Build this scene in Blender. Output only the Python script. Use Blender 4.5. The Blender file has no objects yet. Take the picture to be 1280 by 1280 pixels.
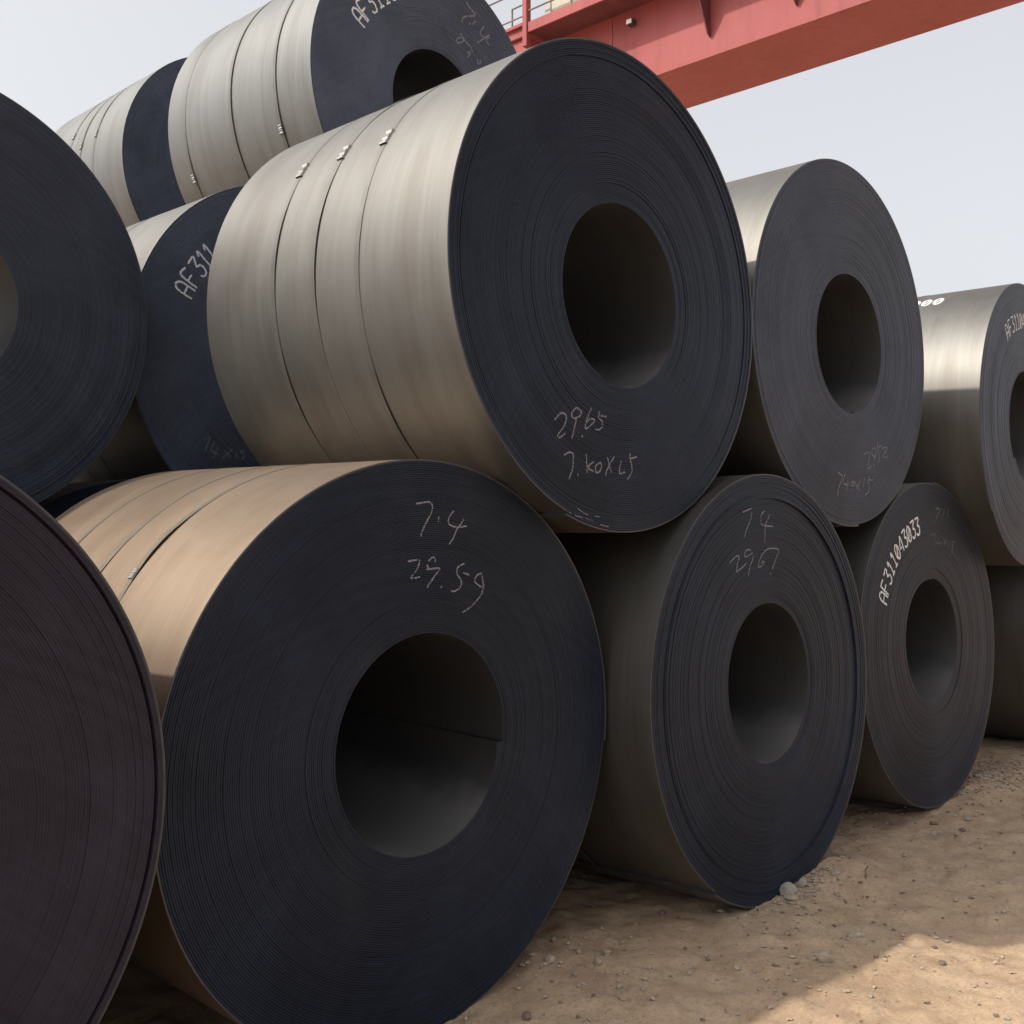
import bpy, bmesh, math, random
import numpy as np
from mathutils import Matrix, Vector

random.seed(7)
rng = np.random.default_rng(11)
scn = bpy.context.scene
col = scn.collection

# ------------------------------------------------------------------ camera
# world: x runs along the coil rows, y along the coil axes (away from the viewer), z up, metres
cam_data = bpy.data.cameras.new('camera')
cam = bpy.data.objects.new('camera', cam_data)
col.objects.link(cam)
cam_data.sensor_fit = 'HORIZONTAL'
cam_data.sensor_width = 36.0
cam_data.lens = 37.483
cam_data.shift_x = -0.03247
cam_data.shift_y = -0.02934
cam_data.clip_start = 0.05
cam_data.clip_end = 3000.0
HEAD, PITCH, ROLL = math.radians(48.552), math.radians(2.737), math.radians(-0.253)
fw = Vector((math.sin(HEAD) * math.cos(PITCH), math.cos(HEAD) * math.cos(PITCH), math.sin(PITCH)))
rt = Vector((math.cos(HEAD), -math.sin(HEAD), 0.0))
upv = rt.cross(fw)
r2 = rt * math.cos(ROLL) + upv * math.sin(ROLL)
u2 = upv * math.cos(ROLL) - rt * math.sin(ROLL)
cam.matrix_world = Matrix(((r2.x, u2.x, -fw.x, -2.4439), (r2.y, u2.y, -fw.y, -2.7080), (r2.z, u2.z, -fw.z, 1.6584), (0, 0, 0, 1)))
scn.camera = cam

# ------------------------------------------------------------------ sky, sun, exposure
SUN = Vector((-0.86, 0.45, 1.0)).normalized()          # towards the sun: behind the stack, from the left
sun_elev = math.asin(SUN.z)
world = bpy.data.worlds.new('World')
scn.world = world
world.use_nodes = True
wn, wl = world.node_tree.nodes, world.node_tree.links
wn.clear()
sky = wn.new('ShaderNodeTexSky')
sky.sky_type = 'NISHITA'
sky.sun_disc = False
sky.sun_elevation = sun_elev
sky.sun_rotation = math.atan2(SUN.x, SUN.y)
sky.air_density = 1.0
sky.dust_density = 6.0
sky.ozone_density = 1.0
hsv = wn.new('ShaderNodeHueSaturation')
hsv.inputs['Saturation'].default_value = 0.20   # thick white haze in the air
bg = wn.new('ShaderNodeBackground')
bg.inputs['Strength'].default_value = 0.15
wo = wn.new('ShaderNodeOutputWorld')
wl.new(sky.outputs['Color'], hsv.inputs['Color'])
haze_mix = wn.new('ShaderNodeMixRGB')                    # the even, milky light of a hazy day
haze_mix.inputs['Fac'].default_value = 0.62
haze_mix.inputs['Color2'].default_value = (1.56, 1.575, 1.66, 1)
wl.new(hsv.outputs['Color'], haze_mix.inputs['Color1'])
wl.new(haze_mix.outputs['Color'], bg.inputs['Color'])
wl.new(bg.outputs['Background'], wo.inputs['Surface'])

sun_data = bpy.data.lights.new('sun', 'SUN')
sun_data.energy = 1.5
sun_data.angle = math.radians(1.2)
sun_data.color = (1.0, 0.925, 0.81)
sun = bpy.data.objects.new('sun', sun_data)
col.objects.link(sun)
sun.rotation_euler = SUN.to_track_quat('Z', 'Y').to_euler()
sun.location = (-20, 12, 25)

scn.view_settings.view_transform = 'Standard'
scn.view_settings.look = 'None'
scn.view_settings.gamma = 1.0
scn.view_settings.exposure = 1.33
scn.view_settings.use_curve_mapping = False
scn.render.engine = 'CYCLES'
scn.cycles.use_denoising = True
scn.cycles.max_bounces = 8
scn.cycles.diffuse_bounces = 4
scn.cycles.glossy_bounces = 4

# ------------------------------------------------------------------ helpers
def tag(o, label=None, cat=None, group=None, kind=None):
    if label: o['label'] = label
    if cat: o['category'] = cat
    if group: o['group'] = group
    if kind: o['kind'] = kind
    return o

def link(o, parent=None):
    col.objects.link(o)
    if parent is not None:
        o.parent = parent
    return o

def empty(name, mat=None):
    o = bpy.data.objects.new(name, None)
    o.empty_display_size = 0.2
    if mat is not None: o.matrix_world = mat
    return link(o)

def mesh_from(name, verts, faces, smooth=False, mats=()):
    """verts (n,3) array, faces: (m,4) or (m,3) int array, or a list of them"""
    me = bpy.data.meshes.new(name)
    verts = np.asarray(verts, dtype=np.float32)
    if isinstance(faces, np.ndarray): faces = [faces]
    loops = np.concatenate([f.reshape(-1) for f in faces]).astype(np.int32)
    sizes = np.concatenate([np.full(len(f), f.shape[1], np.int32) for f in faces])
    starts = np.concatenate([[0], np.cumsum(sizes)[:-1]]).astype(np.int32)
    me.vertices.add(len(verts)); me.vertices.foreach_set('co', verts.reshape(-1))
    me.loops.add(len(loops)); me.loops.foreach_set('vertex_index', loops)
    me.polygons.add(len(sizes)); me.polygons.foreach_set('loop_start', starts)
    me.polygons.foreach_set('loop_total', sizes)
    me.polygons.foreach_set('use_smooth', np.full(len(sizes), smooth, bool))
    me.update(calc_edges=True)
    me.validate()
    for m in mats: me.materials.append(m)
    return me

def obj(name, me, parent=None, loc=None):
    o = bpy.data.objects.new(name, me)
    if loc is not None: o.location = loc
    return link(o, parent)

def grid_faces(nu, nv, off=0):
    """quads of a (nu, nv) vertex grid, row-major"""
    i = np.arange(nu - 1)[:, None] * nv + np.arange(nv - 1)[None, :]
    return np.stack([i, i + nv, i + nv + 1, i + 1], -1).reshape(-1, 4) + off

class MB:
    """collects boxes and tubes into ONE mesh"""
    def __init__(s): s.v, s.q, s.t, s.n = [], [], [], 0
    def box(s, x0, x1, y0, y1, z0, z1):
        c = np.array([[x, y, z] for x in (x0, x1) for y in (y0, y1) for z in (z0, z1)], float)
        s.v.append(c)
        s.q.append(np.array([[0, 1, 3, 2], [4, 6, 7, 5], [0, 4, 5, 1], [2, 3, 7, 6], [0, 2, 6, 4], [1, 5, 7, 3]]) + s.n)
        s.n += 8
        return s
    def prism(s, poly, axis_pts):
        """poly: list of (x,z) ; extruded from y=axis_pts[0] to axis_pts[1]"""
        n = len(poly)
        for y in axis_pts: s.v.append(np.array([[p[0], y, p[1]] for p in poly], float))
        b = s.n
        for i in range(n):
            j = (i + 1) % n
            s.q.append(np.array([[b + i, b + j, b + n + j, b + n + i]]))
        for i in range(1, n - 1):
            s.t.append(np.array([[b, b + i + 1, b + i], [b + n, b + n + i, b + n + i + 1]]))
        s.n += 2 * n
        return s
    def tube(s, a, b, r, seg=8):
        a, b = Vector(a), Vector(b)
        d = (b - a).normalized()
        h = Vector((0, 0, 1)) if abs(d.z) < 0.9 else Vector((1, 0, 0))
        e1 = d.cross(h).normalized(); e2 = d.cross(e1)
        ring = [e1 * math.cos(2 * math.pi * k / seg) * r + e2 * math.sin(2 * math.pi * k / seg) * r for k in range(seg)]
        s.v.append(np.array([list(a + p) for p in ring] + [list(b + p) for p in ring] + [list(a), list(b)], float))
        o = s.n
        s.q.append(np.array([[o + k, o + (k + 1) % seg, o + seg + (k + 1) % seg, o + seg + k] for k in range(seg)]))
        s.t.append(np.array([[o + 2 * seg, o + (k + 1) % seg, o + k] for k in range(seg)] +
                            [[o + 2 * seg + 1, o + seg + k, o + seg + (k + 1) % seg] for k in range(seg)]))
        s.n += 2 * seg + 2
        return s
    def build(s, name, mat, parent=None, bevel=0.0, loc=None):
        f = []
        if s.q: f.append(np.concatenate(s.q))
        if s.t: f.append(np.concatenate(s.t))
        me = mesh_from(name, np.concatenate(s.v), f, False, (mat,))
        bm = bmesh.new(); bm.from_mesh(me)
        bmesh.ops.recalc_face_normals(bm, faces=bm.faces)
        if bevel: bmesh.ops.bevel(bm, geom=list(bm.edges), offset=bevel, segments=1, affect='EDGES', clamp_overlap=True)
        bm.to_mesh(me); bm.free()
        return obj(name, me, parent, loc)

def vnoise(x, y, seed=0):
    """smooth value noise in 2-D, about -1..1"""
    xi, yi = np.floor(x).astype(np.int64), np.floor(y).astype(np.int64)
    fx, fy = x - xi, y - yi
    fx, fy = fx * fx * (3 - 2 * fx), fy * fy * (3 - 2 * fy)
    def h(i, j):
        n = (i * 374761393 + j * 668265263 + seed * 1442695041) & 0x7fffffff
        n = ((n ^ (n >> 13)) * 1274126177) & 0x7fffffff
        return ((n ^ (n >> 16)) & 0xffff) / 32767.5 - 1
    return (h(xi, yi) * (1 - fx) + h(xi + 1, yi) * fx) * (1 - fy) + (h(xi, yi + 1) * (1 - fx) + h(xi + 1, yi + 1) * fx) * fy

# ------------------------------------------------------------------ materials
def new_mat(name):
    m = bpy.data.materials.new(name)
    m.use_nodes = True
    nt = m.node_tree
    b = nt.nodes['Principled BSDF']
    return m, nt.nodes, nt.links, b

def noise_node(n, l, vec, scale, detail=4.0, rough=0.55, dist=0.0):
    t = n.new('ShaderNodeTexNoise')
    t.inputs['Scale'].default_value = scale
    t.inputs['Detail'].default_value = detail
    t.inputs['Roughness'].default_value = rough
    t.inputs['Distortion'].default_value = dist
    l.new(vec, t.inputs['Vector'])
    return t.outputs['Fac']

def ramp(n, l, fac, stops):
    r = n.new('ShaderNodeValToRGB')
    e = r.color_ramp.elements
    e[0].position, e[0].color = stops[0][0], (*stops[0][1], 1)
    e[1].position, e[1].color = stops[-1][0], (*stops[-1][1], 1)
    for p, c in stops[1:-1]:
        k = e.new(p); k.color = (*c, 1)
    l.new(fac, r.inputs['Fac'])
    return r.outputs['Color']

def mix(n, l, fac, a, b, mode='MIX'):
    m = n.new('ShaderNodeMix'); m.data_type = 'RGBA'; m.blend_type = mode
    if isinstance(fac, (int, float)): m.inputs['Factor'].default_value = fac
    else: l.new(fac, m.inputs['Factor'])
    for s, v in (('A', a), ('B', b)):
        i = [x for x in m.inputs if x.name == s and x.type == 'RGBA'][0]
        if isinstance(v, tuple): i.default_value = (*v, 1)
        else: l.new(v, i)
    return [x for x in m.outputs if x.type == 'RGBA'][0]

def mapping(n, l, scale, kind='Object'):
    tc = n.new('ShaderNodeTexCoord'); mp = n.new('ShaderNodeMapping')
    mp.inputs['Scale'].default_value = scale
    l.new(tc.outputs[kind], mp.inputs['Vector'])
    return mp.outputs['Vector']

def g(v): return (v, v, v)

def make_body_mat(name, tint):
    """hot-rolled sheet with its satin mill scale: faint bands round the coil, cloudy patches"""
    m, n, l, b = new_mat(name)
    band = noise_node(n, l, mapping(n, l, (0.25, 14.0, 0.25)), 1.0, 5.0, 0.6)
    cloud = noise_node(n, l, mapping(n, l, (1, 1, 1)), 1.7, 5.0, 0.6, 0.4)
    fine = noise_node(n, l, mapping(n, l, (1.5, 60.0, 1.5)), 1.0, 3.0, 0.6)
    c1 = ramp(n, l, band, [(0.25, (0.188, 0.176, 0.161)), (0.5, (0.200, 0.188, 0.172)), (0.78, (0.212, 0.200, 0.184))])
    c2 = ramp(n, l, cloud, [(0.3, (0.88, 0.85, 0.83)), (0.7, (1.0, 0.99, 0.98))])
    c3 = ramp(n, l, fine, [(0.3, (0.93, 0.93, 0.93)), (0.7, (1.0, 1.0, 1.0))])
    stain = noise_node(n, l, mapping(n, l, (2.6, 5.0, 0.5)), 1.3, 6.0, 0.7, 0.8)
    c4 = ramp(n, l, stain, [(0.34, (0.88, 0.85, 0.835)), (0.54, (1, 1, 1)), (0.74, (1.04, 1.04, 1.05))])
    c = mix(n, l, 1.0, mix(n, l, 1.0, mix(n, l, 1.0, c1, c2, 'MULTIPLY'), c3, 'MULTIPLY'), c4, 'MULTIPLY')
    l.new(mix(n, l, 1.0, c, tint, 'MULTIPLY'), b.inputs['Base Color'])
    b.inputs['Metallic'].default_value = 0.90
    r = ramp(n, l, cloud, [(0.25, g(0.50)), (0.75, g(0.58))])
    l.new(r, b.inputs['Roughness'])
    bu = n.new('ShaderNodeBump'); bu.inputs['Strength'].default_value = 0.04; bu.inputs['Distance'].default_value = 0.004
    l.new(band, bu.inputs['Height'])
    l.new(bu.outputs['Normal'], b.inputs['Normal'])
    return m

def make_edge_mat(name, c_lo, c_hi):
    """cut edges of the sheet on the end of a coil: dark scale with faint tone per turn, light scuffs"""
    m, n, l, b = new_mat(name)
    tc = n.new('ShaderNodeTexCoord')
    sep = n.new('ShaderNodeSeparateXYZ'); l.new(tc.outputs['Object'], sep.inputs[0])
    cmb = n.new('ShaderNodeCombineXYZ'); l.new(sep.outputs['X'], cmb.inputs['X']); l.new(sep.outputs['Z'], cmb.inputs['Y'])
    ln = n.new('ShaderNodeVectorMath'); ln.operation = 'LENGTH'; l.new(cmb.outputs[0], ln.inputs[0])
    rc = n.new('ShaderNodeCombineXYZ'); l.new(ln.outputs['Value'], rc.inputs['X'])
    ring = noise_node(n, l, rc.outputs[0], 38.0, 3.0, 0.7)
    cloud = noise_node(n, l, tc.outputs['Object'], 2.2, 5.0, 0.65, 0.5)
    spk = noise_node(n, l, tc.outputs['Object'], 130.0, 2.0, 0.6)
    c = ramp(n, l, ring, [(0.25, c_lo), (0.75, c_hi)])
    c2 = ramp(n, l, cloud, [(0.3, g(0.70)), (0.7, g(1.18))])
    c = mix(n, l, 1.0, c, c2, 'MULTIPLY')
    tone_mask = noise_node(n, l, tc.outputs['Object'], 1.1, 6.0, 0.7, 1.2)  # random dusty patches
    c = mix(n, l, ramp(n, l, tone_mask, [(0.50, g(0.0)), (0.78, g(0.55))]), c, tuple(0.6 * a + d for a, d in zip(c_hi, (0.022, 0.019, 0.017))))
    sp = ramp(n, l, spk, [(0.66, g(0.0)), (0.80, g(1.0))])
    c = mix(n, l, mix(n, l, 1.0, sp, g(0.35), 'MULTIPLY'), c, (0.06, 0.055, 0.055))
    l.new(c, b.inputs['Base Color'])
    b.inputs['Metallic'].default_value = 0.0
    b.inputs['Specular IOR Level'].default_value = 0.20
    b.inputs['Specular Tint'].default_value = (0.78, 0.88, 1.0, 1)
    b.inputs['Roughness'].default_value = 0.42
    bu = n.new('ShaderNodeBump'); bu.inputs['Strength'].default_value = 0.15; bu.inputs['Distance'].default_value = 0.003
    l.new(spk, bu.inputs['Height']); l.new(bu.outputs['Normal'], b.inputs['Normal'])
    return m

def plain(name, c, rough=0.6, metal=0.0, var=0.25, scale=9.0):
    m, n, l, b = new_mat(name)
    f = noise_node(n, l, mapping(n, l, (1, 1, 1)), scale, 5.0, 0.6)
    l.new(ramp(n, l, f, [(0.25, tuple(x * (1 - var) for x in c)), (0.75, tuple(min(1, x * (1 + var)) for x in c))]), b.inputs['Base Color'])
    b.inputs['Roughness'].default_value = rough
    b.inputs['Metallic'].default_value = metal
    return m

M_BODY = make_body_mat('mill_scale_sheet', (0.98, 1.03, 1.065))
M_BODY_TAN = make_body_mat('tan_mill_scale_sheet', (1.38, 1.15, 0.95))
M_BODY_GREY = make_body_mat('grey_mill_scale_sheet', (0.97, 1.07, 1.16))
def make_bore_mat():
    """the same sheet inside the bore, its shade put into a darker tint; paler where it faces up"""
    m = make_body_mat('shaded_bore_sheet', (0.66, 0.73, 0.82))  # darker, cooler tint paints the shade inside the bore
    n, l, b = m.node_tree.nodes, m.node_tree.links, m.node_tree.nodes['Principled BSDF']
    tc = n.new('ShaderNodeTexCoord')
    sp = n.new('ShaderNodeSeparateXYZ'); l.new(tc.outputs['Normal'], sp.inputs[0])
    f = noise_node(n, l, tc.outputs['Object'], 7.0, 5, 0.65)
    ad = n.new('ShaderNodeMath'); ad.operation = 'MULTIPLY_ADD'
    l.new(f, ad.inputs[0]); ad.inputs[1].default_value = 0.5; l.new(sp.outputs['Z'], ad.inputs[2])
    tone_mask = ramp(n, l, ad.outputs[0], [(0.70, g(0.0)), (1.50, g(0.50))])  # paler towards up-facing normals, broken by noise
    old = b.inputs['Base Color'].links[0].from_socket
    l.new(mix(n, l, tone_mask, old, (0.20, 0.185, 0.18)), b.inputs['Base Color'])
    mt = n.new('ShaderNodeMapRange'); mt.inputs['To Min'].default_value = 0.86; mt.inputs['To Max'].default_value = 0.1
    l.new(tone_mask, mt.inputs['Value']); l.new(mt.outputs[0], b.inputs['Metallic'])
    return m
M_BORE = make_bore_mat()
M_BURR = plain('worn_sheet_edge', (0.050, 0.050, 0.056), 0.45, 0.2, 0.3, 30)
M_EDGE = make_edge_mat('sheet_edges', (0.0100, 0.0138, 0.0238), (0.0185, 0.0245, 0.0400))
M_EDGE_SKYLIT = make_edge_mat('skylit_sheet_edges', (0.036, 0.041, 0.058), (0.055, 0.062, 0.084))  # skylight on the upper coil ends, put into the edge colour
M_EDGE_SKYLIT_PALE = make_edge_mat('pale_skylit_sheet_edges', (0.074, 0.085, 0.118), (0.102, 0.116, 0.155))  # stronger skylight on rear and top ends, painted into the colour
M_EDGE_GREY = make_edge_mat('grey_sheet_edges', (0.0155, 0.0180, 0.0270), (0.0255, 0.0290, 0.0410))
M_EDGE_RUST = make_edge_mat('sheet_edges_rusty', (0.0195, 0.0160, 0.0250), (0.034, 0.0275, 0.0410))
M_STRAP_TAN = plain('dusty_strap_steel', (0.165, 0.138, 0.108), 0.55, 0.6, 0.15)
M_STRAP = plain('strap_steel', (0.145, 0.140, 0.130), 0.5, 0.7, 0.15)
M_CLIP = plain('zinc_clip', (0.36, 0.35, 0.34), 0.45, 0.5, 0.08, 40)
M_CHALK = plain('chalk', (0.20, 0.20, 0.22), 0.95, 0, 0.30, 160)
M_FAINT = plain('faint_chalk', (0.105, 0.105, 0.115), 0.95, 0, 0.35, 160)
M_PAINT = plain('white_paint', (0.74, 0.74, 0.75), 0.7, 0, 0.12, 120)
def make_red():
    m, n, l, b = new_mat('faded_red_paint')
    v = mapping(n, l, (1, 1, 1))
    cl = noise_node(n, l, v, 1.1, 6, 0.65, 0.4)
    run = noise_node(n, l, mapping(n, l, (5.0, 5.0, 0.35)), 1.0, 5, 0.7)
    c = ramp(n, l, cl, [(0.3, (0.265, 0.060, 0.062)), (0.5, (0.300, 0.070, 0.070)), (0.75, (0.315, 0.080, 0.080))])
    c = mix(n, l, 1.0, c, ramp(n, l, run, [(0.30, (0.80, 0.79, 0.80)), (0.48, (1, 1, 1)), (0.8, (1.05, 1.05, 1.05))]), 'MULTIPLY')
    l.new(c, b.inputs['Base Color'])
    b.inputs['Roughness'].default_value = 0.6
    b.inputs['Specular IOR Level'].default_value = 0.3
    return m
M_RED = make_red()
M_RED_SHADE = plain('shaded_red_paint', (0.130, 0.036, 0.044), 0.75, 0, 0.3, 3)  # darker red: shade under the walkway painted into the colour
M_RAIL = plain('dull_rail_steel', (0.16, 0.15, 0.13), 0.6, 0.2, 0.15)
M_DARK = plain('dark_steel', (0.06, 0.06, 0.07), 0.6, 0.2, 0.2)
M_CREAM = plain('cream_paint', (0.42, 0.39, 0.31), 0.6, 0, 0.08, 3)
M_CREAM2 = plain('grey_post_paint', (0.40, 0.38, 0.33), 0.6, 0, 0.08, 3)
M_LAMP = plain('lamp_glass', (0.8, 0.8, 0.78), 0.2, 0, 0.05)
# ------------------------------------------------------------------ steel coils
W = 1.5                                   # strip width
NW = 80                                   # turns of 7.4 mm sheet in a coil

class Coil:
    """one coil lying on its side. local frame: x right, y along the axis (end at -W/2), z up, origin under its middle"""
    def __init__(s, R, r0, hole=(0, 0), seg=160, tail=-125, steps=(), amp=0.002, seed=1, wraps=NW, edge=None, body=None, turn=1, groove=0.0016, peel=0.0):
        s.R, s.r0, s.hole, s.seg, s.wraps = R, r0, hole, seg, wraps
        s.t = (R - r0) / wraps
        s.a0 = math.radians(tail)         # angle at which the outer (and inner) end of the strip lies
        r = np.random.default_rng(seed)
        k = np.arange(wraps + 2)
        slow = np.convolve(r.normal(0, 1, wraps + 22), np.ones(9) / 9 ** .5, 'same')[10:wraps + 12]
        s.off = amp * slow * 0.9 + r.normal(0, amp * 0.42, wraps + 2)
        for frac, d in steps:             # turns outside this fraction of the radius stand d proud (negative) or sunk
            s.off[(k / wraps) > frac] += d
        s.off = s.off - s.off[5:-5].mean()
        s.edge, s.body = edge or M_EDGE, body or M_BODY
        s.turn, s.groove, s.peel = turn, groove, peel
        s.ph = r.uniform(0, 6.28, 3)
    def offset(s, w):
        """axial position of the strip edge at turn number w (float array); 0 is the mean end plane"""
        i = np.clip(np.floor(w).astype(int), 0, s.wraps); f = w - np.floor(w)
        f = np.clip((f - 0.7) / 0.3, 0, 1)
        th = w * 2 * np.pi
        return s.off[i] * (1 - f) + s.off[np.minimum(i + 1, s.wraps)] * f + 0.0006 * np.sin(th + s.ph[0]) + 0.0004 * np.sin(2 * th + s.ph[1])
    def lift(s, w):
        """the loose tail of the outermost turn springs away a little"""
        return 0.005 * np.clip((w - (s.wraps - 0.09)) / 0.09, 0, 1) ** 1.5
    def point(s, w, f, peel=1.0):
        """x, z of the strip section at turn w, fraction f of the thickness"""
        th = s.a0 + s.turn * 2 * np.pi * w
        r = s.r0 + s.t * (w + f - 1.0) + s.lift(w) - peel * s.peel * np.clip(1 - w / 0.13, 0, 1) ** 2
        k = 1 - np.clip((r - s.r0) / (s.R - s.r0), 0, 1)
        return r * np.cos(th) + s.hole[0] * k, r * np.sin(th) + s.hole[1] * k + s.R
    def skin_radius(s, th):
        w = s.turn * (th - s.a0) / (2 * np.pi)
        w = s.wraps - 1 + w - np.floor(w)
        return s.r0 + s.t * w + s.lift(w)
    def end_mesh(s):
        n = s.seg * s.wraps + 1
        w = np.linspace(0, s.wraps, n)
        o = s.offset(w)
        prof = [(0.03, s.groove), (0.14, 0.0), (0.86, 0.0), (0.97, s.groove)]
        P = []
        for f, d in prof:
            x, z = s.point(w, f)
            P.append(np.stack([x, -W / 2 + o + d, z], -1))
        V = np.stack(P, 1).reshape(-1, 3)
        q = grid_faces(n, 4)[:, ::-1]
        # floor of the seam between neighbouring turns
        i = np.arange(n - s.seg - 1)
        j = np.stack([i * 4 + 3, (i + s.seg) * 4, (i + 1 + s.seg) * 4, (i + 1) * 4 + 3], -1)
        rim = np.zeros(len(q) + len(j), np.int32)
        rim[(n - 1 - s.seg) * 3:(n - 1) * 3] = 1           # the outermost turn is rubbed bright
        q = np.concatenate([q, j])
        if s.turn < 0: q = q[:, ::-1]
        me = mesh_from('coil_edge', V, np.ascontiguousarray(q), False, (s.edge, M_BURR))
        me.polygons.foreach_set('material_index', rim)
        return me
    def skin(s, w0, f, rows, inside):
        w = np.linspace(w0, w0 + 1, s.seg + 1)
        x, z = s.point(w, f)
        o = s.offset(w)
        ys = [(-W / 2 + o + 0.0014)]+[np.full_like(w, -W / 2 + W * t) for t in rows]
        L = []
        for k, y in enumerate(ys):
            if inside: x, z = s.point(w, f, max(0.0, 1 - (0 if k == 0 else rows[k - 1]) / 0.34) ** 1.5)
            L.append(np.stack([x, y, z], -1))
        V = np.stack(L, 0).reshape(-1, 3)
        q = grid_faces(len(ys), s.seg + 1)
        return V, np.ascontiguousarray(q if inside == (s.turn > 0) else q[:, ::-1])
    def body_mesh(s):
        rows = [0.02, 0.33, 0.67, 1.0]
        V1, q1 = s.skin(s.wraps - 1, 1.0, rows, False)
        nr, m = len(rows) + 1, s.seg + 1
        # step at the loose end of the strip
        xa, za = s.point(np.array([s.wraps - 1.0]), 1.0)
        a = V1.reshape(nr, m, 3)
        st = np.concatenate([a[:, 0], a[:, -1]])
        qs = np.array([[i, nr + i, nr + i + 1, i + 1] for i in range(nr - 1)]) + len(V1)
        # far end: plain ring
        back_o = a[-1]
        V2, q2 = s.skin(0, 0.0, rows, True)
        back_i = V2.reshape(nr, m, 3)[-1]
        qb = np.stack([np.arange(s.seg), np.arange(s.seg) + 1, np.arange(s.seg) + 1 + m, np.arange(s.seg) + m], -1)
        return V1, q1, st, qs, back_o, back_i, qb
    def build(s, parent):
        V1, q1, st, qs, bo, bi, qb = s.body_mesh()
        n1 = len(V1)
        V = np.concatenate([V1, st]); me = mesh_from('outer_wrap', V, [q1, qs], True, (s.body, M_BURR))
        tail = np.arange(len(me.polygons)) >= len(q1)
        me.polygons.foreach_set('use_smooth', ~tail)
        me.polygons.foreach_set('material_index', tail.astype(np.int32))
        obj('outer_wrap', me, parent)
        V2, q2 = s.skin(0, 0.0, [0.02, 0.06, 0.12, 0.20, 0.34, 0.67, 1.0], True)
        # inner end of the strip: a small step in the bore
        nb = 8
        a = V2.reshape(nb, s.seg + 1, 3)[:, 0]
        b = a.copy(); k = np.hypot(b[:, 0], b[:, 2] - s.R); f = (k + s.t) / k
        b[:, 0] *= f; b[:, 2] = (b[:, 2] - s.R) * f + s.R
        qi = np.array([[i, nb + i, nb + 1 + i, i + 1] for i in range(nb - 1)]) + len(V2)
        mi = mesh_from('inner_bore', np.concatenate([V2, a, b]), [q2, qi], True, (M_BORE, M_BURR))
        tail = np.arange(len(mi.polygons)) >= len(q2)
        mi.polygons.foreach_set('use_smooth', ~tail)
        mi.polygons.foreach_set('material_index', tail.astype(np.int32))
        obj('inner_bore', mi, parent)
        obj('far_edge', mesh_from('far_edge', np.concatenate([bo, bi]), qb[:, ::-1], False, (s.edge,)), parent)
        obj('coil_edge', s.end_mesh(), parent)
    # ---- things drawn on the end
    def w_of(s, u, v):
        k = 0.5
        for _ in range(4):
            x, y = u - s.hole[0] * k, v - s.hole[1] * k
            r = np.hypot(x, y); k = 1 - np.clip((r - s.r0) / (s.R - s.r0), 0, 1)
        th = s.turn * (np.arctan2(y, x) - s.a0) / (2 * np.pi)
        th = th - np.floor(th)
        q = (r - s.r0) / s.t - th         # r = r0 + t*(n + th + f - 1)
        n_ = np.floor(q); f = q - n_
        return n_ + 1 + th, f
    def strokes(s, lines, width, keep, parent, name, mat, seed=3, grooves=True):
        r = random.Random(seed)
        V, Q = [], []
        for st in lines:
            P = smooth_line(st)
            for i in range(len(P) - 1):
                a, b = P[i], P[i + 1]
                cx, cy = (a + b) / 2
                w, f = s.w_of(np.array([cx]), np.array([cy]))
                rad = abs((b - a) @ (a + b)) / (np.hypot(*(b - a)) * np.hypot(*(a + b)) + 1e-9)
                if grooves and rad > 0.35 and (f[0] < 0.10 or f[0] > 0.93): continue
                if r.random() > keep: continue
                y = -W / 2 + float(s.offset(w)[0]) - 0.0009
                d = (b - a); L = np.hypot(*d)
                if L < 1e-5: continue
                d /= L
                nrm = np.array([-d[1], d[0]]) * width * r.uniform(0.32, 0.55)
                j = (r.random() - .5) * width * 0.3
                o = nrm / np.hypot(*nrm) * j
                a2, b2 = a - d * 0.0006 + o, b + d * 0.0006 + o
                k = len(V)
                for p in (a2 + nrm, a2 - nrm, b2 - nrm, b2 + nrm): V.append((p[0], y, p[1] + s.R))
                Q.append((k, k + 1, k + 2, k + 3))
        if V:
            o = obj(name, mesh_from(name, np.array(V), np.array(Q)), parent)
            o.data.materials.append(mat)
            tag(o, kind='stuff')         # broken chalk and paint specks

def smooth_line(pts, step=0.0028):
    P = np.array(pts, float)
    if len(P) > 2:                       # Catmull-Rom
        E = np.concatenate([[2 * P[0] - P[1]], P, [2 * P[-1] - P[-2]]])
        out = []
        for i in range(1, len(E) - 2):
            for t in np.linspace(0, 1, 9)[:-1]:
                a, b, c, d = E[i - 1:i + 3]
                out.append(0.5 * (2 * b + (c - a) * t + (2 * a - 5 * b + 4 * c - d) * t * t + (3 * b - a - 3 * c + d) * t ** 3))
        out.append(P[-1]); P = np.array(out)
    L = np.concatenate([[0], np.cumsum(np.hypot(*np.diff(P, axis=0).T))])
    n = max(2, int(L[-1] / step) + 1)
    t = np.linspace(0, L[-1], n)
    return np.stack([np.interp(t, L, P[:, 0]), np.interp(t, L, P[:, 1])], -1)

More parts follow.
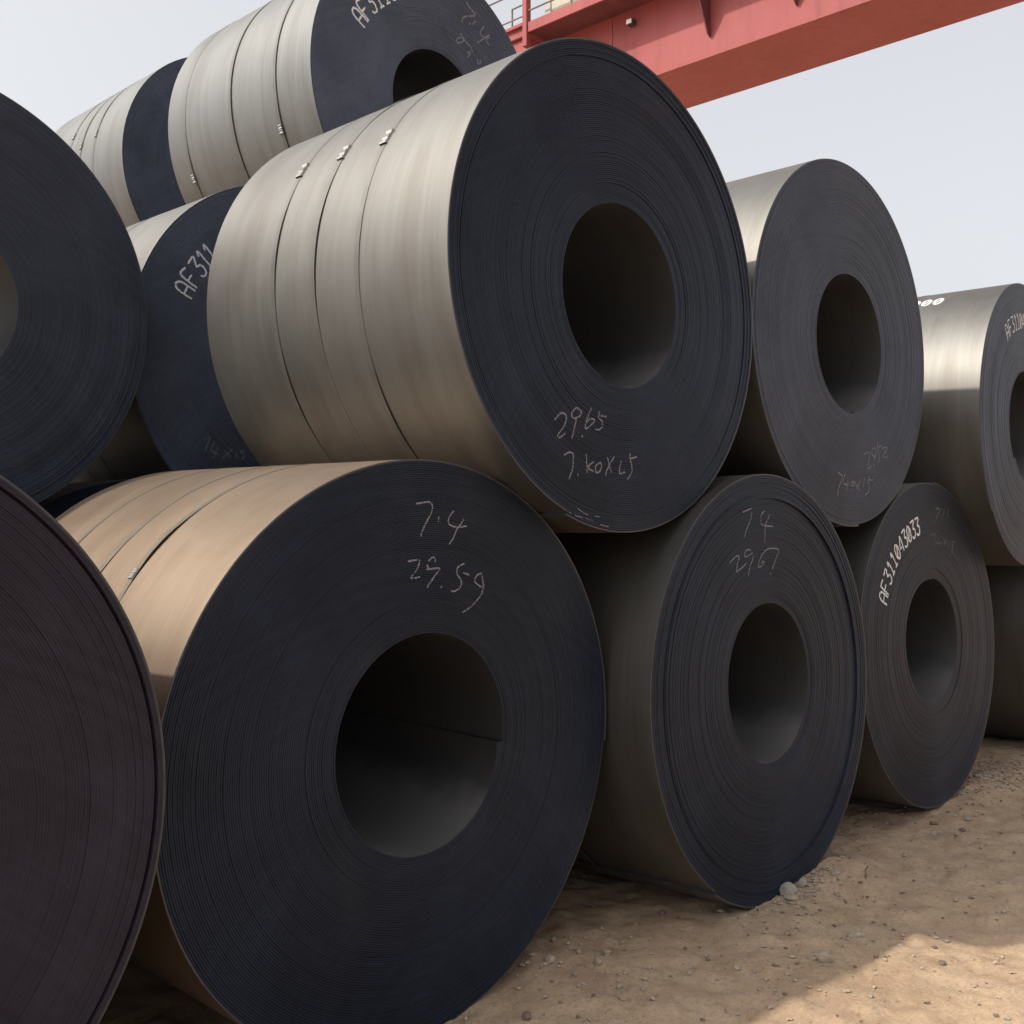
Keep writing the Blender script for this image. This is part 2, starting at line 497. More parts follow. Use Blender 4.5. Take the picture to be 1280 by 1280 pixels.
# stencil strokes of the painted code, in a 1 x 2 cell
GLYPH = {
    'A': [[(0, 0), (0, 1.5), (.3, 2), (.7, 2), (1, 1.5), (1, 0)], [(0, .9), (1, .9)]],
    'F': [[(0, 0), (0, 2), (1, 2)], [(0, 1.1), (.8, 1.1)]],
    '3': [[(0, 2), (1, 2), (.45, 1.2), (.9, .95), (1, .55), (.75, .05), (.25, 0), (0, .3)]],
    '1': [[(.2, 1.6), (.55, 2), (.55, 0)], [(.2, 0), (.9, 0)]],
    '0': [[(.5, 2), (.05, 1.5), (.05, .5), (.5, 0), (.95, .5), (.95, 1.5), (.5, 2)], [(.15, .35), (.85, 1.65)]],
    '4': [[(.75, 0), (.75, 2), (0, .7), (1, .7)]],
}
def arc_text(txt, angles, r, h, wd):
    out = []
    for ch, a in zip(txt, angles):
        a = math.radians(a)
        u, x = np.array([math.cos(a), math.sin(a)]), np.array([math.sin(a), -math.cos(a)])
        for st in GLYPH[ch]:
            out.append([tuple(u * (r + (p[1] / 2 - .5) * h) + x * ((p[0] - .5) * wd)) for p in st])
    return out

def strap(parent, coil, along, clip_ang, lifts, seed, with_clip=True, half=0.0145, csz=1.0, mat=None):
    """steel band round the coil at `along` metres from its near end, with a crimped clip"""
    r = np.random.default_rng(seed)
    n = 240
    th = np.linspace(0, 2 * np.pi, n + 1)
    rb = coil.skin_radius(th)
    j = np.arange(n)
    gap = np.abs((j[:, None] - j[None, :] + n // 2) % n - n // 2)
    rs = (rb[None, :n] - 0.0010 * gap).max(1)          # the band bridges the step at the strip's end
    rs = np.append(rs, rs[0])
    R = coil.R
    lift = 0.0004 + 0.0003 * (1 + np.sin(th * 3 + r.uniform(0, 6)))
    for c, wd, amt in lifts:
        d = (th - math.radians(c) + np.pi) % (2 * np.pi) - np.pi
        lift = lift + 0.5 * amt * np.exp(-(d / math.radians(wd)) ** 2)
    lift[-1] = lift[0]
    wob = 0.006 * np.sin(th + r.uniform(0, 6)) + 0.003 * np.sin(2 * th + r.uniform(0, 6))
    wob[-1] = wob[0]
    y0 = -W / 2 + along
    P = []
    for dy, dr in ((-half, 0), (-half * 0.94, 0.0008), (half * 0.94, 0.0008), (half, 0)):
        rr = rs + lift + dr
        P.append(np.stack([rr * np.cos(th), y0 + wob + dy, rr * np.sin(th) + R], -1))
    P.append(P[0])
    V = np.stack(P, 1).reshape(-1, 3)
    q = grid_faces(n + 1, 5)[:, ::-1]
    s = obj('strap', mesh_from('strap', V, q, False, (mat or M_STRAP,)), parent)
    if with_clip:
        # crimped seal: short sleeve, pinched in two places, its ends flared
        a = math.radians(clip_ang); i = int(round((a % (2 * np.pi)) / (2 * np.pi) * n)) % n
        rr = rs[i] + lift[i]
        ts = np.linspace(-0.042, 0.042, 13) * csz
        Vc = []
        for k, t in enumerate(ts):
            pinch = 0.72 if k in (3, 6, 9) else (1.15 if k in (0, 12) else 1.0)
            hgt = 0.006 if k in (3, 6, 9) else (0.013 if k % 2 else 0.010)
            ang = a + t / R
            hw = (half + 0.006) * pinch * csz ** 0.5
            hgt *= csz
            for dy, dr in ((-hw, -0.001), (-hw * 0.9, hgt), (hw * 0.9, hgt * 0.9), (hw, -0.001)):
                Vc.append(((rr + dr) * math.cos(ang), y0 + wob[i] + dy, (rr + dr) * math.sin(ang) + R))
        obj('clip', mesh_from('clip', np.array(Vc), grid_faces(13, 4)[:, ::-1], False, (M_CLIP,)), s)
    return s

# key: face-centre x, y, z, outer radius, bore radius, yaw, tilt, bore offset x, z   (fitted to the photograph)
COILS = {
 'A': (0.000, 0.000, 0.940, 0.972, 0.374, 0.83, 1.00, 0.009, 0.009),
 'C': (1.960, -0.214, 0.957, 0.976, 0.365, -0.00, -0.97, -0.017, 0.012),
 'D': (3.925, -0.191, 0.992, 0.968, 0.371, 1.44, -1.15, -0.011, 0.013),
 'F': (0.946, -0.142, 2.635, 0.977, 0.372, 0.45, 0.12, -0.010, -0.028),
 'H': (2.903, -0.173, 2.668, 0.980, 0.376, 0.99, 0.36, 0.007, 0.001),
 'I': (5.258, -0.350, 2.387, 0.977, 0.383, -0.98, 0.42, -0.008, -0.010),
 'G': (-0.889, 2.040, 2.642, 0.972, 0.378, 0.18, -0.12, -0.004, -0.001),
 'B': (-1.943, -0.087, 0.992, 0.972, 0.380, -1.01, 0.23, 0.000, 0.000),
 'J': (1.059, 2.247, 2.618, 0.977, 0.380, -0.03, 0.43, 0.000, 0.000),
 'K': (2.031, 2.132, 4.323, 0.975, 0.375, -0.85, -0.40, 0.007, -0.012),
 'L': (2.181, 4.592, 4.445, 0.967, 0.380, -0.45, -0.55, 0.000, 0.000),
 'M': (0.129, 2.145, 0.963, 0.970, 0.380, -0.50, 0.08, 0.000, 0.000),
 'E': (6.590, -0.400, 0.960, 0.970, 0.380, 0.3, 0.0, 0.000, 0.000),
}
SUPPORT = {  # second-row coils that carry the visible ones
 'N': (-1.850, 1.560, 0.970, 0.972, 0.380, 0, 0, 0, 0),
 'P': (2.090, 2.180, 0.970, 0.972, 0.380, 0, 0, 0, 0),
 'Q': (3.030, 2.200, 2.668, 0.972, 0.380, 0, 0, 0, 0),
 'S': (4.050, 2.180, 0.970, 0.972, 0.380, 0, 0, 0, 0),
 'T': (1.190, 4.620, 2.770, 0.972, 0.380, 0, 0, 0, 0),
 'U': (3.170, 4.620, 2.770, 0.972, 0.380, 0, 0, 0, 0),
 'V': (0.250, 4.620, 0.990, 0.985, 0.380, 0, 0, 0, 0),
 'X': (2.190, 4.620, 1.050, 0.972, 0.380, 0, 0, 0, 0),
 'Y': (4.150, 4.620, 1.050, 0.972, 0.380, 0, 0, 0, 0),
}
LABEL = {
 'A': 'steel coil chalked 7.4 and 29.59, largest in front on the bottom row',
 'B': 'nearest steel coil on the ground at the left frame edge, its end purplish brown',
 'C': 'steel coil chalked 7.4 and 29.67 resting on dirt beside two pale stones',
 'D': 'steel coil on the ground painted with the white code AF311043033 round its bore',
 'E': 'dark steel coil on the ground at the right frame edge, only its shaded flank showing',
 'F': 'steel coil chalked 29.65 and 7.40X15 with three bright strap clips, upper layer',
 'H': 'steel coil chalked 29.52 under its bore, in the upper layer below the red girder',
 'I': 'upper steel coil at the right frame edge with white zeros on its flank',
 'G': 'upper steel coil cut by the left frame edge, a sunlit patch inside its bore',
 'J': 'steel coil painted AF311 half hidden behind the coil chalked 29.65',
 'K': 'topmost steel coil with upside-down chalk figures and three straps, against the sky',
 'L': 'farthest pale steel coil at the top of the stack behind the topmost coil',
 'M': 'dark steel coil just showing behind the strapped back of the front bottom coil',
}
# end-face character: seam angle of the strip, steps (fraction of the build, axial shift), roughness of winding, segments
CHAR = {
 'A': dict(tail=-7, steps=((0.03, -0.004), (0.965, 0.003)), amp=0.0017, seg=224, seed=3, groove=.0015, peel=.024, turn=-1),
 'B': dict(tail=-60, steps=((0.945, 0.012), (0.96, -0.018)), amp=0.0016, seg=256, seed=5, groove=.0006),
 'C': dict(tail=-124, steps=((0.06, -0.004), (0.80, -0.009), (0.83, 0.004)), amp=0.0016, seg=192, seed=8, turn=-1, groove=.0009),
 'F': dict(tail=-112, steps=((0.05, -0.003), (0.885, 0.004), (0.895, -0.005), (0.95, -0.003)), amp=0.0019, seg=208, seed=12, turn=-1, groove=.0014),
 'H': dict(tail=-85, steps=((0.95, 0.003),), amp=0.0016, seg=144, seed=21, groove=.0010),
 'D': dict(tail=85, steps=((0.1, -0.003),), amp=0.0014, seg=128, seed=31, groove=.0008),
 'I': dict(tail=-142, steps=((0.3, -0.002),), amp=0.0014, seg=128, seed=41, groove=.0008, peel=.015),
 'G': dict(tail=160, steps=((0.92, 0.004),), amp=0.0016, seg=160, seed=51, groove=.0010),
}
STRAPS = {
 'F': [(0.485, 148.5, [(175, 14, .004), (215, 12, .010)]), (0.735, 148.1, [(172, 16, .011), (120, 15, .006)]), (1.000, 148.9, [(170, 12, .012), (205, 12, .008)])],
 'K': [(0.338, 199.0, [(170, 30, .010), (199, 8, .010)]), (0.790, 100.0, [(180, 40, .014)]), (1.305, 203.0, [(200, 10, .008)])],
 'L': [(0.455, 166.0, [(155, 12, .008)]), (0.670, 168.5, [(160, 12, .009)]), (0.870, 160.0, [(150, 14, .005)])],
 'A': [(0.505, 143.0, [(136, 8, .018)]), (0.757, 190.0, [(150, 14, .008)]), (1.085, 188.0, [(145, 12, .006)])],
}
CHALK={
 'A':[[(-0.05,0.818),(-0.029,0.821),(0.003,0.826),(0.019,0.819),(0.024,0.807),(0.012,0.779),(-0.006,0.755),(-0.019,0.731),(-0.028,0.709)],[(0.055,0.779),(0.047,0.759)],[(0.121,0.796),(0.107,0.784),(0.097,0.763),(0.101,0.749),(0.139,0.74),(0.184,0.744)],[(0.17,0.77),(0.156,0.751),(0.139,0.735),(0.123,0.704),(0.103,0.681)],[(-0.08,0.626),(-0.039,0.63),(-0.031,0.623),(-0.043,0.599),(-0.056,0.584),(-0.066,0.569),(-0.027,0.572)],[(0.006,0.622),(0.03,0.637),(0.041,0.631),(0.04,0.621)],[(0.001,0.612),(0.007,0.6),(-0.004,0.594)],[(0.001,0.597),(0.058,0.599),(0.045,0.581),(0.023,0.557),(0.005,0.534)],[(0.073,0.537),(0.067,0.531)],[(0.178,0.612),(0.158,0.606),(0.141,0.596),(0.141,0.578),(0.159,0.557),(0.163,0.54),(0.151,0.524),(0.128,0.517),(0.117,0.521)],[(0.17,0.582),(0.198,0.572)],[(0.265,0.576),(0.251,0.574),(0.233,0.566),(0.225,0.55),(0.242,0.537),(0.26,0.528),(0.267,0.54),(0.264,0.57)],[(0.267,0.54),(0.271,0.527),(0.261,0.502),(0.237,0.478),(0.203,0.455),(0.172,0.442)]],
 'F':[[(-0.425,-0.559),(-0.395,-0.534),(-0.369,-0.532),(-0.359,-0.548),(-0.374,-0.58),(-0.404,-0.616),(-0.391,-0.622),(-0.363,-0.605)],[(-0.278,-0.513),(-0.3,-0.504),(-0.322,-0.52),(-0.326,-0.54),(-0.305,-0.544),(-0.278,-0.531),(-0.273,-0.513)],[(-0.3,-0.544),(-0.314,-0.582),(-0.327,-0.622)],[(-0.27,-0.607),(-0.265,-0.613)],[(-0.215,-0.497),(-0.229,-0.524),(-0.242,-0.548),(-0.247,-0.577),(-0.234,-0.576),(-0.202,-0.554),(-0.194,-0.541),(-0.22,-0.54),(-0.243,-0.557)],[(-0.165,-0.504),(-0.17,-0.531),(-0.147,-0.547),(-0.147,-0.564),(-0.165,-0.577),(-0.193,-0.58)],[(-0.156,-0.523),(-0.12,-0.524)],[(-0.375,-0.687),(-0.34,-0.675),(-0.318,-0.678),(-0.32,-0.701),(-0.327,-0.73),(-0.345,-0.775)],[(-0.3,-0.754),(-0.296,-0.761)],[(-0.239,-0.677),(-0.236,-0.714),(-0.242,-0.749)],[(-0.194,-0.704),(-0.232,-0.727),(-0.199,-0.742)],[(-0.157,-0.705),(-0.18,-0.718),(-0.185,-0.741),(-0.167,-0.743),(-0.148,-0.728),(-0.148,-0.707),(-0.157,-0.705)],[(-0.115,-0.682),(-0.083,-0.743)],[(-0.073,-0.677),(-0.125,-0.753)],[(-0.027,-0.692),(-0.033,-0.741),(0.002,-0.735)],[(0.034,-0.654),(0.029,-0.678),(0.044,-0.708),(0.048,-0.732),(0.023,-0.76),(0.014,-0.762)],[(0.034,-0.681),(0.074,-0.671)]],
 'C':[[(-0.22,0.791),(-0.145,0.809)],[(-0.142,0.794),(-0.155,0.761),(-0.185,0.72),(-0.216,0.678)],[(-0.029,0.799),(-0.056,0.784),(-0.064,0.761),(-0.058,0.739),(-0.033,0.732),(0.045,0.727)],[(0.015,0.783),(-0.002,0.754),(-0.026,0.728),(-0.041,0.649)],[(-0.345,0.567),(-0.31,0.587),(-0.275,0.597),(-0.269,0.586),(-0.292,0.544),(-0.298,0.526),(-0.265,0.536),(-0.208,0.56)],[(-0.163,0.617),(-0.184,0.623),(-0.212,0.614),(-0.22,0.596),(-0.203,0.589),(-0.163,0.603),(-0.149,0.606)],[(-0.15,0.595),(-0.158,0.57),(-0.178,0.541),(-0.19,0.503)],[(-0.142,0.542),(-0.14,0.534)],[(-0.051,0.608),(-0.07,0.597),(-0.086,0.575),(-0.102,0.546),(-0.081,0.542),(-0.05,0.56),(-0.057,0.567),(-0.08,0.557)],[(-0.047,0.612),(-0.002,0.624),(0.066,0.623),(0.084,0.615),(0.063,0.583),(0.038,0.546),(0.019,0.528)],[(0.003,0.513),(0.004,0.498)]],
 'H':[[(0.151,-0.59),(0.188,-0.576),(0.215,-0.582),(0.205,-0.62),(0.194,-0.662),(0.217,-0.661),(0.236,-0.643)],[(0.29,-0.549),(0.262,-0.549),(0.243,-0.569),(0.247,-0.589),(0.279,-0.592),(0.294,-0.57),(0.289,-0.554)],[(0.289,-0.583),(0.274,-0.613),(0.263,-0.653)],[(0.319,-0.51),(0.313,-0.548),(0.331,-0.581),(0.335,-0.61),(0.315,-0.63)],[(0.332,-0.541),(0.356,-0.529)],[(0.375,-0.543),(0.423,-0.536),(0.437,-0.545),(0.402,-0.573),(0.383,-0.591),(0.44,-0.592)],[(-0.159,-0.698),(-0.13,-0.709),(-0.109,-0.722),(-0.14,-0.77),(-0.162,-0.822)],[(-0.071,-0.705),(-0.097,-0.729),(-0.093,-0.757),(-0.029,-0.759)],[(-0.045,-0.724),(-0.06,-0.792)],[(0.014,-0.738),(-0.008,-0.754),(0.005,-0.766),(0.023,-0.753),(0.014,-0.738)],[(0.023,-0.739),(0.092,-0.792)],[(0.112,-0.722),(0.057,-0.781)],[(0.143,-0.717),(0.137,-0.77)],[(0.202,-0.707),(0.192,-0.732),(0.201,-0.76),(0.195,-0.793),(0.154,-0.811)],[(0.202,-0.727),(0.252,-0.726)]],
 'D':[[(0.102,0.803),(0.156,0.806),(0.167,0.789),(0.121,0.759),(0.096,0.748)],[(0.236,0.805),(0.219,0.759)],[(0.299,0.806),(0.274,0.75)],[(0.057,0.718),(0.077,0.733)],[(0.008,0.645),(0.08,0.647)],[(0.073,0.639),(0.048,0.571)],[(0.131,0.619),(0.093,0.595),(0.165,0.594)],[(0.135,0.597),(0.12,0.565)],[(0.193,0.624),(0.233,0.593)],[(0.241,0.613),(0.188,0.574)],[(0.278,0.608),(0.268,0.573)],[(0.378,0.598),(0.321,0.597),(0.337,0.572),(0.329,0.552),(0.293,0.512)]],
 'K':[[(0.263,0.776),(0.308,0.744),(0.346,0.724),(0.308,0.701),(0.24,0.67),(0.218,0.629)],[(0.345,0.682),(0.315,0.644)],[(0.3,0.654),(0.285,0.636)],[(0.43,0.682),(0.391,0.622),(0.413,0.603),(0.483,0.617)],[(0.359,0.54),(0.476,0.636)],[(0.441,0.605),(0.467,0.562)],[(0.202,0.549),(0.239,0.519),(0.187,0.479),(0.173,0.501),(0.224,0.525),(0.269,0.503),(0.306,0.489),(0.313,0.464)],[(0.261,0.441),(0.298,0.457)],[(0.298,0.448),(0.268,0.414)],[(0.358,0.431),(0.366,0.404),(0.389,0.416),(0.389,0.441)]],
 'J':[[(-0.557,-0.471),(-0.519,-0.46),(-0.548,-0.532)],[(-0.492,-0.481),(-0.511,-0.523),(-0.465,-0.541)],[(-0.473,-0.507),(-0.495,-0.563)],[(-0.434,-0.519),(-0.394,-0.554)],[(-0.387,-0.509),(-0.441,-0.561)],[(-0.364,-0.515),(-0.363,-0.557)],[(-0.308,-0.512),(-0.335,-0.52),(-0.315,-0.54),(-0.331,-0.565)]],
}

def place(key, spec, label, group, low=False):
    x, y, z, R, r0, yaw, tilt, hu, hv = spec
    rot = Matrix.Rotation(-math.radians(yaw), 4, 'Z') @ Matrix.Rotation(math.radians(tilt), 4, 'X')
    e = empty('steel_coil', Matrix.Translation((x, y, z)) @ rot @ Matrix.Translation((0, W / 2, -R)))
    tag(e, label, 'steel coil', group)
    if low:
        c = Coil(R, r0, (0, 0), seg=72, tail=40, seed=len(key) + ord(key[0]), wraps=20)
    else:
        kw = dict(seg=96, tail=20, amp=0.0015, seed=ord(key))
        kw.update(CHAR.get(key, {}))
        c = Coil(R, r0, (hu, hv), edge={'B': M_EDGE_RUST, 'D': M_EDGE_GREY, 'E': M_EDGE_GREY, 'G': M_EDGE_SKYLIT, 'J': M_EDGE_SKYLIT_PALE, 'K': M_EDGE_SKYLIT_PALE,
                 'L': M_EDGE_SKYLIT_PALE, 'H': M_EDGE_SKYLIT, 'I': M_EDGE_SKYLIT}.get(key, M_EDGE),
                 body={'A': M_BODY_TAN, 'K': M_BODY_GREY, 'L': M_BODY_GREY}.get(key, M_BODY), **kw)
    c.build(e)
    return e, c

GROUP = 'hot rolled steel coils in the stack'
made = {}
for k, spec in COILS.items():
    made[k] = place(k, spec, LABEL[k], GROUP)
for k, spec in SUPPORT.items():
    place(k, spec, 'dark steel coil hidden in the shade inside the stack', GROUP, low=True)

for k, (e, c) in made.items():
    for i, (al, ca, lf) in enumerate(STRAPS.get(k, [(0.62, 60, [(170, 14, .006)]), (0.86, 62, []), (1.12, 58, [(160, 14, .006)])])):
        strap(e, c, al, ca, lf, seed=ord(k) * 7 + i, mat=M_STRAP_TAN if k == 'A' else None, csz=0.45 if k == 'A' else (0.62 if k in 'KL' else 0.85))

# ---- handwriting in chalk, traced in each coil's own end plane (metres from its centre)
for k, lines in CHALK.items():
    e, c = made[k]
    faint = k == 'D'
    wd = {'A': .0062, 'F': .0068, 'C': .0066, 'H': .0078, 'D': .012, 'K': .012, 'J': .0085}[k]
    c.strokes(lines, wd, 0.93 if not faint else 0.75, e, 'chalk_writing', M_FAINT if faint else M_CHALK, seed=ord(k))
made['F'][1].strokes([[(-.36, -.897), (-.345, -.902)], [(-.32, -.912), (-.275, -.920)], [(-.196, -.912), (-.165, -.915)], [(-.168, -.946), (-.118, -.953)], [(-.25, -.921), (-.215, -.932)], [(-.30, -.885), (-.27, -.899), (-.24, -.909)]],
                     .0036, .8, made['F'][0], 'rim_glint', M_CHALK, seed=2, grooves=False)  # white glints along the lower rim, painted as thin strokes
# ---- painted codes
def code(k, txt, angs, r, h, w, wd):
    e, c = made[k]
    c.strokes(arc_text(txt, angs, r, h, w), wd, 0.985, e, 'painted_code', M_PAINT, seed=ord(k) + 9, grooves=False)
code('D', 'AF311043033', [155.5, 150.2, 144.9, 140.0, 134.9, 129.6, 124.2, 119.1, 114.1, 108.9, 103.7], .714, .098, .046, .0125)
code('K', 'AF31104', [150.7, 145.2, 139.3, 133.6, 128, 122.4, 116.8], .712, .115, .050, .0125)
code('J', 'AF311', [156.4, 150.6, 145.0, 140.4, 136.4], .733, .105, .048, .011)
code('I', 'AF31104', [124.6, 118.8, 113.3, 108.4, 103.8, 99.2, 94.4], .716, .100, .044, .010)
# the painted zeros on the flank of the coil at the right
e, c = made['I']
V, Q = [], []
for al in (0.50, 0.42, 0.58):
    for st in GLYPH['0']:
        P = smooth_line([((p[0] - .5) * .052, (p[1] - 1) * .055) for p in st])
        for a, b in zip(P[:-1], P[1:]):
            d = b - a; d /= np.hypot(*d); nr = np.array([-d[1], d[0]]) * .007
            k = len(V)
            for p in (a - d * .001 + nr, a - d * .001 - nr, b + d * .001 - nr, b + d * .001 + nr):
                th = math.radians(120.5) - p[1] / c.R
                rr = float(c.skin_radius(np.array([th]))[0]) + .0008
                V.append((rr * math.cos(th), -W / 2 + al - p[0], rr * math.sin(th) + c.R))
            Q.append((k, k + 1, k + 2, k + 3))
pc = obj('painted_code', mesh_from('painted_code', np.array(V), np.array(Q)), e)
pc.data.materials.append(M_PAINT)
tag(pc, kind='stuff')

# ------------------------------------------------------------------ ground
def axis_coords(lo, hi, fine_lo, fine_hi, step, grow=1.22):
    mid = list(np.arange(fine_lo, fine_hi + 1e-6, step))
    a, s = fine_lo, step
    left = []
    while a > lo: s *= grow; a -= s; left.append(a)
    b, s = fine_hi, step
    right = []
    while b < hi: s *= grow; b += s; right.append(b)
    return np.array(left[::-1] + mid + right)

def ground_h(x, y):
    h = 0.020 * vnoise(x * 1.3, y * 1.3, 1) + 0.012 * vnoise(x * 4.1, y * 4.1, 2) + 0.0100 * vnoise(x * 11, y * 11, 3) + 0.0052 * vnoise(x * 24, y * 24, 4)
    rough = np.clip(0.5 + 1.2 * vnoise(x * 0.9 + 7, y * 0.9, 6), 0, 1)
    h = h + rough * 0.006 * np.abs(vnoise(x * 17, y * 17, 5))
    for cx, cy, sx, sy, a in MOUNDS:
        h = h + a * np.exp(-((x - cx) / sx) ** 2 - ((y - cy) / sy) ** 2)
    # shallow wheel track running along the row
    for ty in (-1.72, -1.86):
        h = h - 0.006 * np.exp(-((y - ty + 0.05 * np.sin(x)) / 0.05) ** 2) * (0.6 + 0.4 * np.sin(x * 42))
    return h
MOUNDS = [(2.42, -0.36, 0.24, 0.20, 0.075), (2.15, -0.33, 0.12, 0.09, 0.030), (4.55, -0.22, 0.40, 0.25, 0.080), (5.3, -0.1, 0.6, 0.3, 0.03),
          (4.0, -0.36, 0.4, 0.12, 0.012), (0.62, 0.05, 0.25, 0.3, 0.03), (1.0, 0.25, 0.4, 0.4, 0.02), (1.6, -0.38, 0.3, 0.12, 0.012)]
gx = axis_coords(-1500, 1500, -0.6, 6.6, 0.018)
gy = axis_coords(-1500, 1500, -2.6, 1.0, 0.018)
X, Y = np.meshgrid(gx, gy, indexing='ij')
fade = np.clip(1.3 - np.hypot(X - 2, Y) / 30, 0, 1)
Z = ground_h(X, Y) * fade - 0.005
gme = mesh_from('ground', np.stack([X, Y, Z], -1).reshape(-1, 3), grid_faces(len(gx), len(gy)), True)
ground = tag(obj('ground', gme), 'bare brown dirt ground under the coils', None, None, 'structure')

def make_dirt():
    m, n, l, b = new_mat('dirt')
    v = mapping(n, l, (1, 1, 1))
    big = noise_node(n, l, v, 0.9, 6, 0.6, 0.6)
    med = noise_node(n, l, v, 5.5, 6, 0.65, 0.3)
    fin = noise_node(n, l, v, 60.0, 5, 0.7)
    grit = noise_node(n, l, v, 220.0, 3, 0.7)
    c = ramp(n, l, big, [(0.30, (0.345, 0.250, 0.168)), (0.5, (0.452, 0.333, 0.226)), (0.72, (0.420, 0.324, 0.230))])
    c2 = ramp(n, l, med, [(0.30, (0.80, 0.75, 0.70)), (0.52, (1.0, 0.98, 0.96)), (0.75, (1.10, 1.08, 1.04))])
    c3 = ramp(n, l, fin, [(0.30, g(0.74)), (0.5, g(0.98)), (0.75, g(1.12))])
    c4 = ramp(n, l, grit, [(0.28, g(0.70)), (0.45, g(1.0)), (0.78, g(1.2))])
    c = mix(n, l, 1.0, mix(n, l, 1.0, mix(n, l, 1.0, c, c2, 'MULTIPLY'), c3, 'MULTIPLY'), c4, 'MULTIPLY')
    red = noise_node(n, l, v, 2.3, 5, 0.7, 1.0)
    c = mix(n, l, ramp(n, l, red, [(0.54, g(0.0)), (0.72, g(0.65))]), c, (0.345, 0.225, 0.158))
    pits = noise_node(n, l, v, 26.0, 3, 0.6)
    c = mix(n, l, 1.0, c, ramp(n, l, pits, [(0.27, g(0.55)), (0.36, g(1.0)), (0.9, g(1.05))]), 'MULTIPLY')
    l.new(c, b.inputs['Base Color'])
    b.inputs['Roughness'].default_value = 0.95
    b.inputs['Specular IOR Level'].default_value = 0.2
    b1 = n.new('ShaderNodeBump'); b1.inputs['Strength'].default_value = 0.95; b1.inputs['Distance'].default_value = 0.006
    l.new(fin, b1.inputs['Height'])
    b2 = n.new('ShaderNodeBump'); b2.inputs['Strength'].default_value = 0.6; b2.inputs['Distance'].default_value = 0.0022
    l.new(grit, b2.inputs['Height']); l.new(b1.outputs['Normal'], b2.inputs['Normal'])
    l.new(b2.outputs['Normal'], b.inputs['Normal'])
    return m
gme.materials.append(make_dirt())

# ------------------------------------------------------------------ stones and gravel
def stone_mesh(name, sx, sy, sz, seed, mat, sub=2):
    bm = bmesh.new()
    bmesh.ops.create_icosphere(bm, subdivisions=sub, radius=1.0)
    r = random.Random(seed)
    cuts = [(Vector((r.gauss(0, 1), r.gauss(0, 1), r.gauss(0, 1))).normalized(), r.uniform(0.55, 0.9)) for _ in range(9)]
    for v in bm.verts:
        p = v.co.copy()
        for nrm, d in cuts:
            k = p.dot(nrm)
            if k > d: p -= nrm * (k - d) * 0.9
        p *= 1 + r.uniform(-0.05, 0.05)
        v.co = Vector((p.x * sx, p.y * sy, p.z * sz))
    me = bpy.data.meshes.new(name)
    bm.to_mesh(me); bm.free()
    me.materials.append(mat)
    return me
M_STONE = plain('tan_stone', (0.36, 0.29, 0.22), 0.9, 0, 0.3, 30)
M_PALE = plain('pale_stone', (0.33, 0.30, 0.25), 0.9, 0, 0.2, 30)
M_BROWN = plain('brown_clod', (0.18, 0.13, 0.095), 0.95, 0, 0.3, 40)
# x, y, half sizes, material, label
STONES = [
 (1.985, -0.262, (.046, .040, .036), M_PALE, 'larger pale round stone against the foot of the coil chalked 29.67'),
 (2.075, -0.285, (.026, .024, .026), M_PALE, 'smaller pale stone right beside the larger round one at the coil foot'),
 (1.925, -0.315, (.034, .026, .017), M_STONE, 'flat tan stone just in front of the two pale stones'),
 (1.405, -0.735, (.038, .030, .034), M_STONE, 'tan upright stone lying in shade near the edge of the sunlit ground'),
 (0.640, 0.000, (.026, .020, .020), M_STONE, 'tan stone close to the lower right rim of the front coil'),
 (0.757, -0.135, (.024, .018, .018), M_STONE, 'leftmost of two tan stones lying together on the bare dirt'),
 (0.845, -0.112, (.018, .018, .014), M_STONE, 'rightmost of two tan stones lying together on the bare dirt'),
 (1.760, -0.700, (.050, .022, .016), M_STONE, 'long thin tan clod beside the tip of the sunlit ground'),
 (1.397, 0.020, (.024, .016, .014), M_BROWN, 'brown stone on the dirt between the two front coils'),
 (2.260, -0.360, (.026, .020, .016), M_PALE, 'pale flat stone on the low mound right of the coil foot'),
 (3.601, -0.455, (.026, .020, .014), M_BROWN, 'brown stone out on the flat dirt before the coded coil'),
 (3.620, -0.290, (.026, .020, .014), M_BROWN, 'dark brown stone nearest the foot of the coded coil'),
 (3.780, -0.420, (.024, .020, .012), M_PALE, 'pale flat stone in front of the coded coil'),
 (1.120, -0.520, (.020, .016, .012), M_STONE, 'small tan pebble alone in the shade left of the tan upright stone'),
 (0.300, -0.190, (.024, .020, .016), M_BROWN, 'brown clod at the bottom of the picture under the front coil'),
 (1.690, -1.080, (.018, .016, .010), M_BROWN, 'dark clod lying on the sunlit ground'),
]
def hz(x, y): return float(ground_h(np.array([x]), np.array([y]))[0]) - 0.005
for i, (x, y, s, mt, lab) in enumerate(STONES):
    o = obj('stone', stone_mesh('stone', *s, 100 + i, mt), None, (x, y, hz(x, y) + s[2] * 0.45))
    o.rotation_euler = (0, 0, i * 1.3)
    tag(o, lab, 'stone', 'stones on the dirt')

